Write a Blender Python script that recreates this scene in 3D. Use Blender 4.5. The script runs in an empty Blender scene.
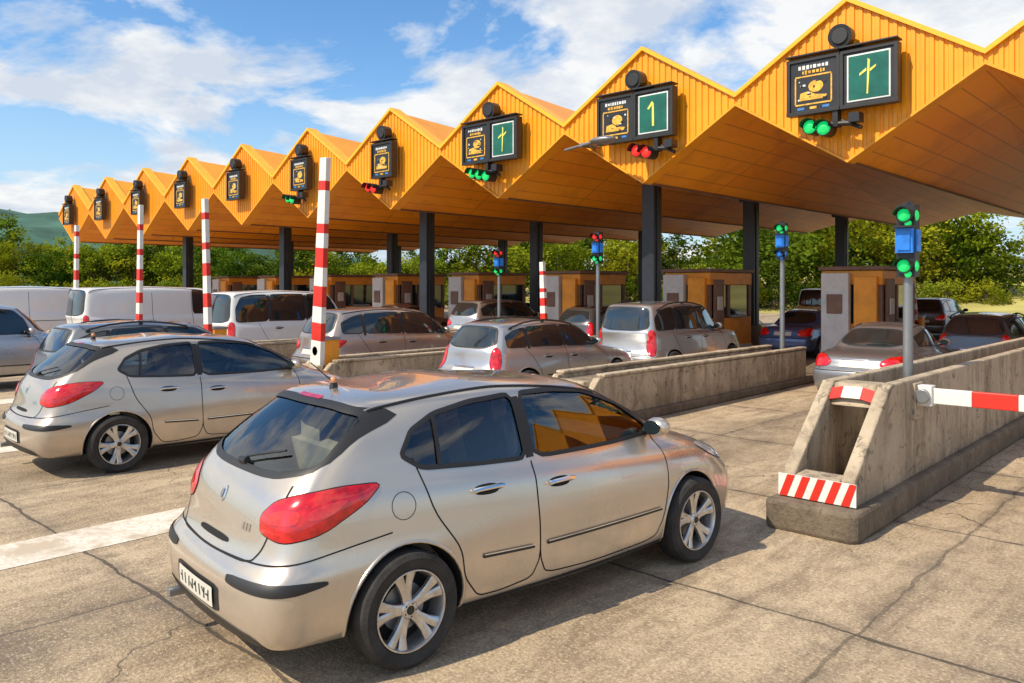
import bpy, bmesh, math, random
from mathutils import Vector, Matrix
from mathutils.bvhtree import BVHTree
from mathutils.geometry import delaunay_2d_cdt
random.seed(7)
scene=bpy.context.scene
COL=scene.collection

# ------------------------------------------------------------------ materials
def nd(nt,t,**kw):
    n=nt.nodes.new(t)
    for k,v in kw.items(): setattr(n,k,v)
    return n
def mathn(nt,op,a,b=None,c=None,clamp=False):
    n=nt.nodes.new('ShaderNodeMath'); n.operation=op; n.use_clamp=clamp
    for i,v in enumerate((a,b,c)):
        if v is None: continue
        if isinstance(v,(int,float)): n.inputs[i].default_value=v
        else: nt.links.new(v,n.inputs[i])
    return n.outputs[0]
def mixc(nt,f,a,b,blend='MIX'):
    n=nt.nodes.new('ShaderNodeMix'); n.data_type='RGBA'; n.blend_type=blend
    for s,v in ((n.inputs[0],f),(n.inputs[6],a),(n.inputs[7],b)):
        if isinstance(v,(int,float)): s.default_value=v
        elif isinstance(v,(tuple,list)): s.default_value=(v[0],v[1],v[2],1)
        else: nt.links.new(v,s)
    return n.outputs[2]
def ramp(nt,fac,a,b):
    n=nt.nodes.new('ShaderNodeMapRange'); n.inputs[1].default_value=a; n.inputs[2].default_value=b
    nt.links.new(fac,n.inputs[0]); return n.outputs[0]
def noise(nt,vec,scale,detail=4,rough=.55,dist=0):
    n=nd(nt,'ShaderNodeTexNoise'); n.inputs['Scale'].default_value=scale; n.inputs['Detail'].default_value=min(detail,6)
    n.inputs['Roughness'].default_value=rough; n.inputs['Distortion'].default_value=dist
    nt.links.new(vec,n.inputs['Vector']); return n.outputs['Fac']
def newmat(name):
    m=bpy.data.materials.new(name); m.use_nodes=True; nt=m.node_tree
    return m,nt,nt.nodes['Principled BSDF']
def pmat(name,col,rough=.5,metal=0,var=.15,scale=2.5,bump=0,bscale=40,coat=0,emit=None,es=0,grime=0):
    m,nt,b=newmat(name)
    tc=nd(nt,'ShaderNodeTexCoord').outputs['Object']
    f=ramp(nt,noise(nt,tc,scale,3,.6),.3,.7)
    c=mixc(nt,f,tuple(x*(1-var) for x in col),tuple(min(1,x*(1+var)) for x in col))
    if grime:
        g=ramp(nt,noise(nt,tc,scale*2.7,5,.7,.6),.5,.72)
        c=mixc(nt,mathn(nt,'MULTIPLY',g,grime),c,tuple(x*.35 for x in col))
    nt.links.new(c,b.inputs['Base Color'])
    b.inputs['Roughness'].default_value=rough; b.inputs['Metallic'].default_value=metal
    b.inputs['Coat Weight'].default_value=coat; b.inputs['Coat Roughness'].default_value=.05
    if emit: b.inputs['Emission Color'].default_value=(*emit,1); b.inputs['Emission Strength'].default_value=es
    if bump:
        bn=nd(nt,'ShaderNodeBump'); bn.inputs['Strength'].default_value=bump; bn.inputs['Distance'].default_value=.02
        nt.links.new(noise(nt,tc,bscale,4),bn.inputs['Height']); nt.links.new(bn.outputs[0],b.inputs['Normal'])
    return m
def paint(name,col,metal=.55,rough=.33):
    m,nt,b=newmat(name)
    tc=nd(nt,'ShaderNodeTexCoord').outputs['Object']
    sep=nd(nt,'ShaderNodeSeparateXYZ'); nt.links.new(tc,sep.inputs[0])
    low=ramp(nt,sep.outputs[2],.80,.15)
    d=mathn(nt,'MULTIPLY',low,ramp(nt,noise(nt,tc,3,5,.65),.35,.7))
    c=mixc(nt,mathn(nt,'MULTIPLY',d,.6),col,(.22,.175,.125))
    c=mixc(nt,mathn(nt,'MULTIPLY',noise(nt,tc,900,1),.12),c,(.9,.88,.85))
    nt.links.new(c,b.inputs['Base Color'])
    mt=mathn(nt,'MULTIPLY_ADD',d,-.6*metal,metal); nt.links.new(mt,b.inputs['Metallic'])
    r=mathn(nt,'MULTIPLY_ADD',ramp(nt,noise(nt,tc,2.2,4),.3,.75),.12,rough)
    nt.links.new(r,b.inputs['Roughness'])
    b.inputs['Coat Weight'].default_value=1; b.inputs['Coat Roughness'].default_value=.02
    return m
def concrete_wall(name,col=(.64,.51,.35),dirt=.80):
    m,nt,b=newmat(name)
    tc=nd(nt,'ShaderNodeTexCoord').outputs['Object']
    mp=nd(nt,'ShaderNodeMapping'); mp.inputs['Scale'].default_value=(1.8,1.8,.35); nt.links.new(tc,mp.inputs[0])
    st=ramp(nt,noise(nt,mp.outputs[0],2.2,6,.7,.4),.46,.70)
    c=mixc(nt,ramp(nt,noise(nt,tc,1.3,4,.6),.3,.7),tuple(x*.72 for x in col),col)
    c=mixc(nt,mathn(nt,'MULTIPLY',st,dirt),c,(.15,.11,.07))
    sep=nd(nt,'ShaderNodeSeparateXYZ'); nt.links.new(tc,sep.inputs[0])
    low=mathn(nt,'MULTIPLY',ramp(nt,sep.outputs[2],.6,.1),ramp(nt,noise(nt,tc,5,5,.7),.24,.58))
    c=mixc(nt,mathn(nt,'MULTIPLY',low,.8),c,(.12,.09,.06))
    c=mixc(nt,mathn(nt,'MULTIPLY',ramp(nt,noise(nt,tc,7,6,.75,1.),.54,.63),.65),c,(.09,.07,.05))
    nt.links.new(c,b.inputs['Base Color']); b.inputs['Roughness'].default_value=.9
    bn=nd(nt,'ShaderNodeBump'); bn.inputs['Strength'].default_value=1; bn.inputs['Distance'].default_value=.03
    nt.links.new(noise(nt,tc,14,6,.7),bn.inputs['Height']); nt.links.new(bn.outputs[0],b.inputs['Normal'])
    return m
def ground_concrete():
    m,nt,b=newmat('concrete_pavement')
    tc=nd(nt,'ShaderNodeTexCoord').outputs['Object']
    wob=nd(nt,'ShaderNodeTexNoise'); wob.inputs['Scale'].default_value=2.5; wob.inputs['Detail'].default_value=4
    nt.links.new(tc,wob.inputs['Vector'])
    vm=nd(nt,'ShaderNodeVectorMath',operation='MULTIPLY_ADD'); nt.links.new(wob.outputs['Color'],vm.inputs[0])
    vm.inputs[1].default_value=(.12,.12,0); nt.links.new(tc,vm.inputs[2])
    sep=nd(nt,'ShaderNodeSeparateXYZ'); nt.links.new(vm.outputs[0],sep.inputs[0])
    x,y=sep.outputs[0],sep.outputs[1]
    big=ramp(nt,noise(nt,tc,.5,4,.6),.32,.68)
    c=mixc(nt,big,(.42,.305,.18),(.64,.495,.32))
    mp=nd(nt,'ShaderNodeMapping'); mp.inputs['Scale'].default_value=(2.2,.5,1); nt.links.new(tc,mp.inputs[0])
    med=ramp(nt,noise(nt,mp.outputs[0],1.6,6,.72,.8),.43,.66)
    c=mixc(nt,mathn(nt,'MULTIPLY',med,.68),c,(.19,.13,.075))
    med2=ramp(nt,noise(nt,tc,4.5,6,.75,.5),.49,.66)
    c=mixc(nt,mathn(nt,'MULTIPLY',med2,.5),c,(.14,.10,.065))
    sx=mathn(nt,'FLOOR',mathn(nt,'DIVIDE',mathn(nt,'ADD',x,5.6),3.8))
    sy=mathn(nt,'FLOOR',mathn(nt,'DIVIDE',mathn(nt,'ADD',y,-2.33),2.67))
    cb=nd(nt,'ShaderNodeCombineXYZ'); nt.links.new(sx,cb.inputs[0]); nt.links.new(sy,cb.inputs[1])
    wn=nd(nt,'ShaderNodeTexWhiteNoise'); nt.links.new(cb.outputs[0],wn.inputs['Vector'])
    c=mixc(nt,mathn(nt,'MULTIPLY',wn.outputs['Value'],.24),c,(.17,.125,.085))
    ln=mathn(nt,'PINGPONG',mathn(nt,'ADD',x,5.2),2.4)
    oil=mathn(nt,'MULTIPLY',ramp(nt,ln,.95,.05),ramp(nt,noise(nt,tc,1.6,5,.7),.3,.65))
    c=mixc(nt,mathn(nt,'MULTIPLY',oil,.65),c,(.09,.068,.045))
    ag=noise(nt,tc,48,3,.75)
    c=mixc(nt,mathn(nt,'MULTIPLY',ramp(nt,ag,.52,.68),.6),c,(.15,.105,.065))
    c=mixc(nt,mathn(nt,'MULTIPLY',ramp(nt,ag,.46,.34),.5),c,(.80,.66,.48))
    jx=mathn(nt,'PINGPONG',mathn(nt,'ADD',x,5.6-.06),1.9)
    jy=mathn(nt,'PINGPONG',mathn(nt,'ADD',y,-2.33-.06),1.335)
    gn=mathn(nt,'MULTIPLY_ADD',noise(nt,tc,3.1,3),.034,-.004)
    joint=mathn(nt,'MAXIMUM',mathn(nt,'MULTIPLY',mathn(nt,'LESS_THAN',jx,gn),.6),mathn(nt,'LESS_THAN',jy,gn))
    jn=mathn(nt,'MINIMUM',jx,jy)
    halo=mathn(nt,'MULTIPLY',ramp(nt,jn,.2,.0),ramp(nt,noise(nt,tc,4,5,.7),.38,.65))
    c=mixc(nt,mathn(nt,'MULTIPLY',halo,.6),c,(.10,.075,.055))
    c=mixc(nt,mathn(nt,'MULTIPLY',joint,.8),c,(.05,.04,.03))
    vo=nd(nt,'ShaderNodeTexVoronoi',feature='DISTANCE_TO_EDGE'); vo.inputs['Scale'].default_value=.42
    vm2=nd(nt,'ShaderNodeVectorMath',operation='MULTIPLY_ADD'); nt.links.new(wob.outputs['Color'],vm2.inputs[0])
    vm2.inputs[1].default_value=(.6,.6,0); nt.links.new(tc,vm2.inputs[2]); nt.links.new(vm2.outputs[0],vo.inputs['Vector'])
    cr=mathn(nt,'MULTIPLY',mathn(nt,'LESS_THAN',vo.outputs['Distance'],.0026),mathn(nt,'GREATER_THAN',noise(nt,tc,.33,2),.52))
    c=mixc(nt,mathn(nt,'MULTIPLY',cr,.7),c,(.07,.055,.04))
    nt.links.new(c,b.inputs['Base Color'])
    rr=mathn(nt,'MULTIPLY_ADD',oil,-.3,.86); nt.links.new(rr,b.inputs['Roughness'])
    h=mathn(nt,'SUBTRACT',mathn(nt,'MULTIPLY',ag,.7),mathn(nt,'MULTIPLY',mathn(nt,'MAXIMUM',joint,cr),.8))
    bn=nd(nt,'ShaderNodeBump'); bn.inputs['Strength'].default_value=.9; bn.inputs['Distance'].default_value=.015
    nt.links.new(h,bn.inputs['Height']); nt.links.new(bn.outputs[0],b.inputs['Normal'])
    return m
def worn_paint():
    m,nt,b=newmat('worn_white_paint')
    tc=nd(nt,'ShaderNodeTexCoord').outputs['Object']
    w=ramp(nt,noise(nt,tc,2.2,6,.75,.5),.45,.60)
    w2=ramp(nt,noise(nt,tc,24,4,.75),.48,.62)
    f=mathn(nt,'MAXIMUM',mathn(nt,'MULTIPLY',w,.75),mathn(nt,'MULTIPLY',w2,.6))
    c=mixc(nt,f,(.80,.73,.61),(.44,.33,.21))
    nt.links.new(c,b.inputs['Base Color']); b.inputs['Roughness'].default_value=.8
    return m
def glass_clear():
    m=bpy.data.materials.new('car_glass'); m.use_nodes=True; nt=m.node_tree; nt.nodes.clear()
    out=nd(nt,'ShaderNodeOutputMaterial'); tr=nd(nt,'ShaderNodeBsdfTransparent'); tr.inputs[0].default_value=(.82,.92,.90,1)
    gl=nd(nt,'ShaderNodeBsdfGlossy'); gl.inputs['Roughness'].default_value=.02; gl.inputs[0].default_value=(1,1,1,1)
    fr=nd(nt,'ShaderNodeFresnel'); fr.inputs[0].default_value=1.9
    mx=nd(nt,'ShaderNodeMixShader')
    nt.links.new(fr.outputs[0],mx.inputs[0]); nt.links.new(tr.outputs[0],mx.inputs[1]); nt.links.new(gl.outputs[0],mx.inputs[2])
    nt.links.new(mx.outputs[0],out.inputs[0]); return m
def leaf_mat(name,a,bcol,yel):
    m=bpy.data.materials.new(name); m.use_nodes=True; nt=m.node_tree; nt.nodes.clear()
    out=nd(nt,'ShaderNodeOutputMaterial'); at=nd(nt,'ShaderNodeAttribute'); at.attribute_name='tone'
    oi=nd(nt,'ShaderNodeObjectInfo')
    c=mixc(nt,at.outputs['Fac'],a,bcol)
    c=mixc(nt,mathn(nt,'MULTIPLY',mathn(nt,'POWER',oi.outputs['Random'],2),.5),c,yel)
    d=nd(nt,'ShaderNodeBsdfDiffuse'); t=nd(nt,'ShaderNodeBsdfTranslucent'); mx=nd(nt,'ShaderNodeMixShader'); mx.inputs[0].default_value=.35
    nt.links.new(c,d.inputs[0]); nt.links.new(c,t.inputs[0]); nt.links.new(d.outputs[0],mx.inputs[1]); nt.links.new(t.outputs[0],mx.inputs[2])
    nt.links.new(mx.outputs[0],out.inputs[0]); return m

M={}
M['ground']=pmat('grass_ground',(.16,.16,.045),.95,var=.4,scale=.15,bump=.5,bscale=3)
M['conc']=ground_concrete()
M['wpaint']=worn_paint()
M['wall']=concrete_wall('barrier_concrete')
M['kerb']=concrete_wall('kerb_concrete',(.32,.25,.17),.95)
M['fascia']=pmat('orange_cladding',(.95,.36,.008),.42,var=.09,scale=.9,grime=.14)
M['trim']=pmat('orange_trim',(.97,.47,.02),.4,var=.08)
M['black']=pmat('black_paint',(.02,.02,.022),.4,var=.3)
M['post']=pmat('post_paint',(.022,.026,.036),.35,var=.3)
M['grey']=pmat('grey_metal',(.28,.29,.30),.4,.6)
M['rubber']=pmat('tyre_rubber',(.032,.029,.026),.85,var=.45,scale=8,bump=.3,bscale=60)
M['alloy']=pmat('alloy_wheel',(.60,.585,.56),.28,.8,var=.2,scale=14,grime=.3)
M['dark']=pmat('dark_plastic',(.018,.018,.018),.5,var=.2)
M['well']=pmat('wheel_well',(.012,.012,.012),.95,var=.2)
M['glassd']=pmat('tinted_glass',(.015,.022,.024),.04,var=.3,coat=1)
M['glass']=glass_clear()
M['red']=pmat('tail_light_red',(.52,.004,.006),.14,var=.5,scale=14,coat=1,emit=(.8,.01,.01),es=.08)
M['lens']=pmat('clear_lens',(.55,.55,.56),.08,.3,var=.25,scale=14,coat=1)
M['lensr']=pmat('tail_lens_inner',(.60,.02,.015),.1,var=.3,scale=30,coat=1,emit=(1,.03,.02),es=.18)
M['chrome']=pmat('chrome',(.78,.78,.78),.12,1,var=.05)
M['plate']=pmat('number_plate',(.66,.64,.56),.4,var=.08)
M['tan']=pmat('tan_leather',(.60,.27,.12),.5,var=.15,bump=.2)
M['inter']=pmat('interior_trim',(.24,.20,.16),.8,var=.2)
M['white']=pmat('white_paint',(.80,.76,.69),.45,var=.06,grime=.25)
M['redp']=pmat('red_paint',(.66,.03,.015),.45,var=.12,grime=.2)
M['sg']=pmat('signal_green',(.02,.5,.12),.3,emit=(.0,.9,.2),es=.5,var=.4,scale=12)
M['sr']=pmat('signal_red',(.6,.02,.02),.3,emit=(1,.03,.02),es=.6,var=.4,scale=12)
M['sb']=pmat('signal_blue',(.02,.16,.55),.3,emit=(.02,.3,1),es=.12,var=.4,scale=6)
M['gpanel']=pmat('green_panel',(.008,.12,.085),.3,var=.3)
M['ytext']=pmat('amber_led',(.65,.36,.04),.5,var=.4,scale=12,emit=(1,.5,.05),es=.12)
M['btext']=pmat('blue_icon',(.05,.2,.5),.5,var=.3)
M['wtext']=pmat('white_symbol',(.72,.74,.70),.5)
M['ysym']=pmat('yellow_symbol',(.75,.72,.12),.5)
M['bark']=pmat('bark',(.11,.075,.05),.9,var=.3,bump=.6,bscale=12)
M['booth']=pmat('booth_brown',(.20,.105,.065),.55,var=.2,grime=.3)
M['oran']=pmat('booth_orange',(.86,.33,.02),.5,var=.12,grime=.2)
M['boothw']=pmat('booth_white',(.62,.60,.56),.6,var=.1,grime=.3)
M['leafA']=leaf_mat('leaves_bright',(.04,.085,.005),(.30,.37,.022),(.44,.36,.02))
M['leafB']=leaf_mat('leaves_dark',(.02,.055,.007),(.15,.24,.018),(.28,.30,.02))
M['hill']=pmat('hill_forest',(.05,.125,.085),1,var=.5,scale=.03)  # bluish cast is distance haze painted into the forest green
M['field']=pmat('dry_grass',(.42,.36,.10),.95,var=.35,scale=.12,bump=.6,bscale=2)
M['stone']=pmat('grit',(.22,.17,.11),.95,var=.5,scale=20)
def soffit():
    m,nt,b=newmat('soffit_panels')
    tc=nd(nt,'ShaderNodeTexCoord').outputs['Object']
    sep=nd(nt,'ShaderNodeSeparateXYZ'); nt.links.new(tc,sep.inputs[0])
    x,y=sep.outputs[0],sep.outputs[1]
    l=mathn(nt,'LESS_THAN',mathn(nt,'PINGPONG',x,.2),.012)
    l2=mathn(nt,'LESS_THAN',mathn(nt,'PINGPONG',y,1.75),.02)
    idx=mathn(nt,'FLOOR',mathn(nt,'DIVIDE',x,.4)); idy=mathn(nt,'FLOOR',mathn(nt,'DIVIDE',y,3.5))
    cb=nd(nt,'ShaderNodeCombineXYZ'); nt.links.new(idx,cb.inputs[0]); nt.links.new(idy,cb.inputs[1])
    wn=nd(nt,'ShaderNodeTexWhiteNoise'); nt.links.new(cb.outputs[0],wn.inputs['Vector'])
    c=mixc(nt,wn.outputs['Value'],(.92,.31,.010),(1.0,.39,.018))
    c=mixc(nt,mathn(nt,'MULTIPLY',ramp(nt,noise(nt,tc,.6,6,.7,.5),.50,.70),.45),c,(.50,.14,.015))
    c=mixc(nt,mathn(nt,'MULTIPLY',mathn(nt,'MAXIMUM',l,l2),.55),c,(.25,.08,.015))
    nt.links.new(c,b.inputs['Base Color']); b.inputs['Roughness'].default_value=.42
    return m
M['soffit']=soffit()

# ------------------------------------------------------------------ mesh builder
class MB:
    def __init__(s): s.v=[];s.f=[];s.m=[];s.mats=[]
    def mi(s,mat):
        if mat not in s.mats: s.mats.append(mat)
        return s.mats.index(mat)
    def add(s,vs,fs,mat):
        o=len(s.v); s.v+= [tuple(v) for v in vs]; i=s.mi(mat)
        for f in fs: s.f.append(tuple(o+k for k in f)); s.m.append(i)
    def box(s,c,d,mat,mtx=None):
        vs=[Vector((sx*d[0]/2,sy*d[1]/2,sz*d[2]/2)) for sx in(-1,1) for sy in(-1,1) for sz in(-1,1)]
        if mtx: vs=[mtx@v for v in vs]
        vs=[v+Vector(c) for v in vs]
        s.add(vs,[(0,1,3,2),(4,6,7,5),(0,4,5,1),(2,3,7,6),(0,2,6,4),(1,5,7,3)],mat)
    def prism(s,poly,axis,a,b,mat):
        def P(p,t): return {'x':(t,p[0],p[1]),'y':(p[0],t,p[1]),'z':(p[0],p[1],t)}[axis]
        n=len(poly); vs=[P(p,a) for p in poly]+[P(p,b) for p in poly]
        fs=[tuple(range(n)),tuple(range(2*n-1,n-1,-1))]+[(i,i+n,(i+1)%n+n,(i+1)%n) for i in range(n)]
        s.add(vs,fs,mat)
    def cyl(s,p0,p1,r0,r1,mat,n=16):
        p0=Vector(p0);p1=Vector(p1); d=(p1-p0).normalized(); a=d.orthogonal().normalized(); b=d.cross(a)
        vs=[];
        for p,r in((p0,r0),(p1,r1)):
            for i in range(n):
                t=2*math.pi*i/n; vs.append(p+a*math.cos(t)*r+b*math.sin(t)*r)
        fs=[(i,(i+1)%n,n+(i+1)%n,n+i) for i in range(n)]+[tuple(range(n-1,-1,-1)),tuple(range(n,2*n))]
        s.add(vs,fs,mat)
    def lathe(s,prof,axis_o,mat,n=48,sgn=1):
        o=Vector(axis_o); vs=[]
        for r,y in prof:
            for i in range(n):
                t=2*math.pi*i/n; vs.append(o+Vector((r*math.cos(t),y*sgn,r*math.sin(t))))
        fs=[(k*n+i,k*n+(i+1)%n,(k+1)*n+(i+1)%n,(k+1)*n+i) for k in range(len(prof)-1) for i in range(n)]
        s.add(vs,fs,mat)
    def sphere(s,c,r,mat,seg=16,sc=(1,1,1)):
        vs=[];fs=[];R=seg//2
        for j in range(R+1):
            for i in range(seg):
                a=math.pi*j/R;t=2*math.pi*i/seg
                vs.append((c[0]+r*sc[0]*math.sin(a)*math.cos(t),c[1]+r*sc[1]*math.sin(a)*math.sin(t),c[2]+r*sc[2]*math.cos(a)))
        for j in range(R):
            for i in range(seg): fs.append((j*seg+i,j*seg+(i+1)%seg,(j+1)*seg+(i+1)%seg,(j+1)*seg+i))
        s.add(vs,fs,mat)
    def mesh(s,name,smooth=False,fixn=True,angle=None):
        me=bpy.data.meshes.new(name); me.from_pydata(s.v,[],s.f)
        for m in s.mats: me.materials.append(m)
        me.polygons.foreach_set('material_index',s.m)
        if fixn:
            bm=bmesh.new(); bm.from_mesh(me); bmesh.ops.recalc_face_normals(bm,faces=bm.faces); bm.to_mesh(me); bm.free()
        if smooth:
            me.polygons.foreach_set('use_smooth',[True]*len(me.polygons))
            if angle: me.set_sharp_from_angle(angle=math.radians(angle))
        me.update(); return me
    def obj(s,name,parent=None,bevel=0,smooth=False,angle=None,loc=None,fixn=True):
        o=bpy.data.objects.new(name,s.mesh(name,smooth,fixn,angle)); COL.objects.link(o)
        if parent: o.parent=parent
        if loc: o.location=loc
        if bevel:
            b=o.modifiers.new('bevel','BEVEL'); b.width=bevel; b.segments=2; b.limit_method='ANGLE'; b.angle_limit=math.radians(40)
        return o
def empty(name,loc=(0,0,0)):
    o=bpy.data.objects.new(name,None); COL.objects.link(o); o.location=loc; o.empty_display_size=.2; return o

# ------------------------------------------------------------------ camera / light
H=2.15; FPX=796.0
TH=math.atan2(.683,.73)
cam_d=bpy.data.cameras.new('camera'); cam=bpy.data.objects.new('camera',cam_d); COL.objects.link(cam)
cam_d.sensor_width=36; cam_d.lens=36*FPX/1024; cam_d.clip_end=5000; cam_d.clip_start=.05
cam_d.shift_y=-(341.5-285)/1024
cam.location=(0,0,H); cam.rotation_euler=(math.radians(90),0,TH)
scene.camera=cam

el=math.radians(46); S=Vector((-.27,-.96,0)).normalized()*math.cos(el)+Vector((0,0,math.sin(el)))
sd=bpy.data.lights.new('sun','SUN'); sd.energy=5.0; sd.angle=math.radians(.5); sd.color=(1,.89,.71)
so=bpy.data.objects.new('sun',sd); COL.objects.link(so); so.rotation_euler=S.to_track_quat('Z','Y').to_euler(); so.location=(-20,-40,40)

w=bpy.data.worlds.new('World'); scene.world=w; w.use_nodes=True; nt=w.node_tree
bg=nt.nodes['Background']; bg.inputs[1].default_value=.12
sky=nd(nt,'ShaderNodeTexSky',sky_type='NISHITA'); sky.sun_disc=False; sky.sun_elevation=el
sky.sun_rotation=math.atan2(S.x,S.y); sky.air_density=1.0; sky.dust_density=.4; sky.ozone_density=2.0
tc=nd(nt,'ShaderNodeTexCoord').outputs['Generated']
sep=nd(nt,'ShaderNodeSeparateXYZ'); nt.links.new(tc,sep.inputs[0])
zz=mathn(nt,'ADD',mathn(nt,'MAXIMUM',sep.outputs[2],0),.22)
cb=nd(nt,'ShaderNodeCombineXYZ'); nt.links.new(mathn(nt,'DIVIDE',sep.outputs[0],zz),cb.inputs[0]); nt.links.new(mathn(nt,'DIVIDE',sep.outputs[1],zz),cb.inputs[1]); cb.inputs[2].default_value=1.3
n1=noise(nt,cb.outputs[0],1.9,6,.60,.25)
n2=noise(nt,cb.outputs[0],.75,2,.5)
cl=mathn(nt,'ADD',n1,mathn(nt,'MULTIPLY',mathn(nt,'SUBTRACT',n2,.5),.85))
cm=ramp(nt,cl,.465,.575)
shade=ramp(nt,noise(nt,cb.outputs[0],3.4,6,.6),.40,.60)
ccol=mixc(nt,shade,(5.6,6.1,6.9),(8.2,8.2,8.1))
hs=nd(nt,'ShaderNodeHueSaturation'); hs.inputs['Saturation'].default_value=1.25; hs.inputs['Value'].default_value=1.55
nt.links.new(sky.outputs[0],hs.inputs['Color'])
skc=mixc(nt,ramp(nt,sep.outputs[2],.24,.0),hs.outputs[0],(4.2,5.8,7.3))
fin=mixc(nt,mathn(nt,'MULTIPLY',cm,.95),skc,ccol)
nt.links.new(fin,bg.inputs[0])
scene.view_settings.view_transform='Standard'; scene.view_settings.look='None'; scene.view_settings.exposure=0

# ------------------------------------------------------------------ ground
def sheet(name,x0,x1,y0,y1,z,mat,parent=None):
    mb=MB(); mb.add([(x0,y0,z),(x1,y0,z),(x1,y1,z),(x0,y1,z)],[(0,1,2,3)],mat); return mb.obj(name,parent,fixn=False)
sheet('ground',-2500,2500,-2500,2500,0,M['ground'])
sheet('toll_plaza_pavement',-75,30,-40,58,.004,M['conc'])
mb=MB()
for k in range(0,8):
    r=-7.22-4.8*k
    mb.add([(r-.33,-12,.008),(r+.33,-12,.008),(r+.33,5.2 if k else 7.5,.008),(r-.33,5.2 if k else 7.5,.008)],[(0,1,2,3)],M['wpaint'])
mb.obj('lane_marking',fixn=False)
# grit and small debris, gathered along kerbs and joints
mb=MB(); rg=random.Random(21)
for i in range(900):
    q=rg.random()
    if q<.45: x=-2.36+abs(rg.gauss(0,.16)); y=rg.uniform(6.4,14)
    elif q<.55: x=-2.8+rg.uniform(-.5,.6); y=6.66-abs(rg.gauss(0,.12))
    elif q<.72: x=-7.0+abs(rg.gauss(0,.14)); y=rg.uniform(9,16)
    else: x=rg.uniform(-8,2); y=rg.uniform(1,10)
    s_=rg.uniform(.003,.011) if q<.72 else rg.uniform(.002,.007)
    a=[Vector((x+rg.uniform(-1,1)*s_,y+rg.uniform(-1,1)*s_,.005+s_*z_)) for z_ in (0,.2,0,1.0,.4)]
    c0=Vector((x,y,.004))
    vs=[c0+Vector((s_,0,0)),c0+Vector((0,s_*rg.uniform(.6,1.2),0)),c0+Vector((-s_*rg.uniform(.6,1.2),0,0)),c0+Vector((0,-s_,0)),c0+Vector((0,0,s_*rg.uniform(.5,1)))]
    mb.add(vs,[(0,1,4),(1,2,4),(2,3,4),(3,0,4)],M['stone'])
mb.obj('gravel',fixn=False)

# ------------------------------------------------------------------ canopy
can=empty('toll_plaza_canopy',(0,16,0))
def canopy():
    S_=4.8; R0=-5.91; UF=16.07; UB=37.
    ZP,ZB,ZE=7.75,4.62,6.17
    sof=MB(); top=MB(); fas=MB(); tr=MB()
    A=lambda r,u,z:(r,u-16,z)
    for n in range(-3,10):
        rc=R0-S_*n; hw=S_/2
        for s in (1,-1):
            re=rc+s*hw
            a=A(rc,UF,ZB);b=A(re,UF,ZE-.06);c=A(re,UB,5.15);d=A(rc,UB,4.62)
            sof.add([a,b,d],[(0,1,2)] if s<0 else [(0,2,1)],M['soffit'])
            sof.add([b,c,d],[(0,1,2)] if s<0 else [(0,2,1)],M['soffit'])
            top.add([A(rc,UF,ZP),A(re,UF,ZE+.07),A(re,UB,5.6),A(rc,UB,6.6)],[(0,1,2,3)],M['fascia'])
            top.add([A(rc,UB,4.62),A(re,UB,5.15),A(re,UB,5.6),A(rc,UB,6.6)],[(0,1,2,3)],M['fascia'])
            fas.add([A(rc,UF,ZB),A(re,UF,ZE-.06),A(re,UF,ZE+.07),A(rc,UF,ZP)],[(0,1,2,3)],M['fascia'])
            nr=15
            for i in range(nr):
                t0=(i+.2)/nr; t1=(i+.84)/nr
                P=[]
                for t in (t0,t1):
                    r=rc+s*hw*t; zb=ZB+(ZE-.06-ZB)*t; zt=ZP+(ZE+.07-ZP)*t; P.append((r,zb,zt))
                (ra,ba,ta),(rb,bb,tb)=P
                y0=UF; y1=UF-.028; e=.016*s
                vs=[A(ra,y0,ba),A(ra,y0,ta),A(rb,y0,tb),A(rb,y0,bb),A(ra+e,y1,ba),A(ra+e,y1,ta),A(rb-e,y1,tb),A(rb-e,y1,bb)]
                fas.add(vs,[(4,5,6,7),(0,1,5,4),(3,2,6,7),(1,2,6,5),(0,3,7,4)],M['fascia'])
            for (z0,z1,hh,th,mat) in ((ZP,ZE+.07,.10,.10,M['trim']),(ZB,ZE-.06,-.05,.07,M['fascia'])):
                vs=[A(rc,UF-th,z0),A(re,UF-th,z1),A(re,UF-th,z1+hh),A(rc,UF-th,z0+hh),A(rc,UF+.3,z0),A(re,UF+.3,z1),A(re,UF+.3,z1+hh),A(rc,UF+.3,z0+hh)]
                tr.add(vs,[(0,1,2,3),(4,5,6,7),(0,1,5,4),(3,2,6,7)],mat)
    re=R0-S_*9.5
    top.add([A(re,UF,ZE+.07),A(re,UF,ZE-.06),A(re,UB,5.15),A(re,UB,5.6)],[(0,1,2,3)],M['fascia'])
    sof.obj('soffit',can,fixn=False); top.obj('roof',can,fixn=False); fas.obj('fascia',can); tr.obj('edge_trim',can)
    k=MB()
    for n in range(-3,10):
        rc=R0-S_*n
        k.box((rc,10.5,4.60),(.05,20.9,.04),M['booth'])
    k.obj('keel_batten',can)
canopy()
def postcol(r,u,z=5.3):
    mb=MB(); mb.box((0,0,z/2),(.40,.40,z),M['post']); mb.box((0,0,.4),(.52,.52,.8),M['kerb']); mb.box((0,0,z-.1),(.6,.6,.15),M['post'])
    mb.box((.215,0,z/2),(.04,.16,z-.6),M['black'])
    mb.obj('canopy_column',bevel=.015,loc=(r,u,0))
for r in (-2.8,-12.4,-22,-31.6,-41.2,6.8):
    postcol(r,19.0,5.2); postcol(r,25.0,5.1)
    if r!=-2.8: postcol(r,33,5.1)

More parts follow.
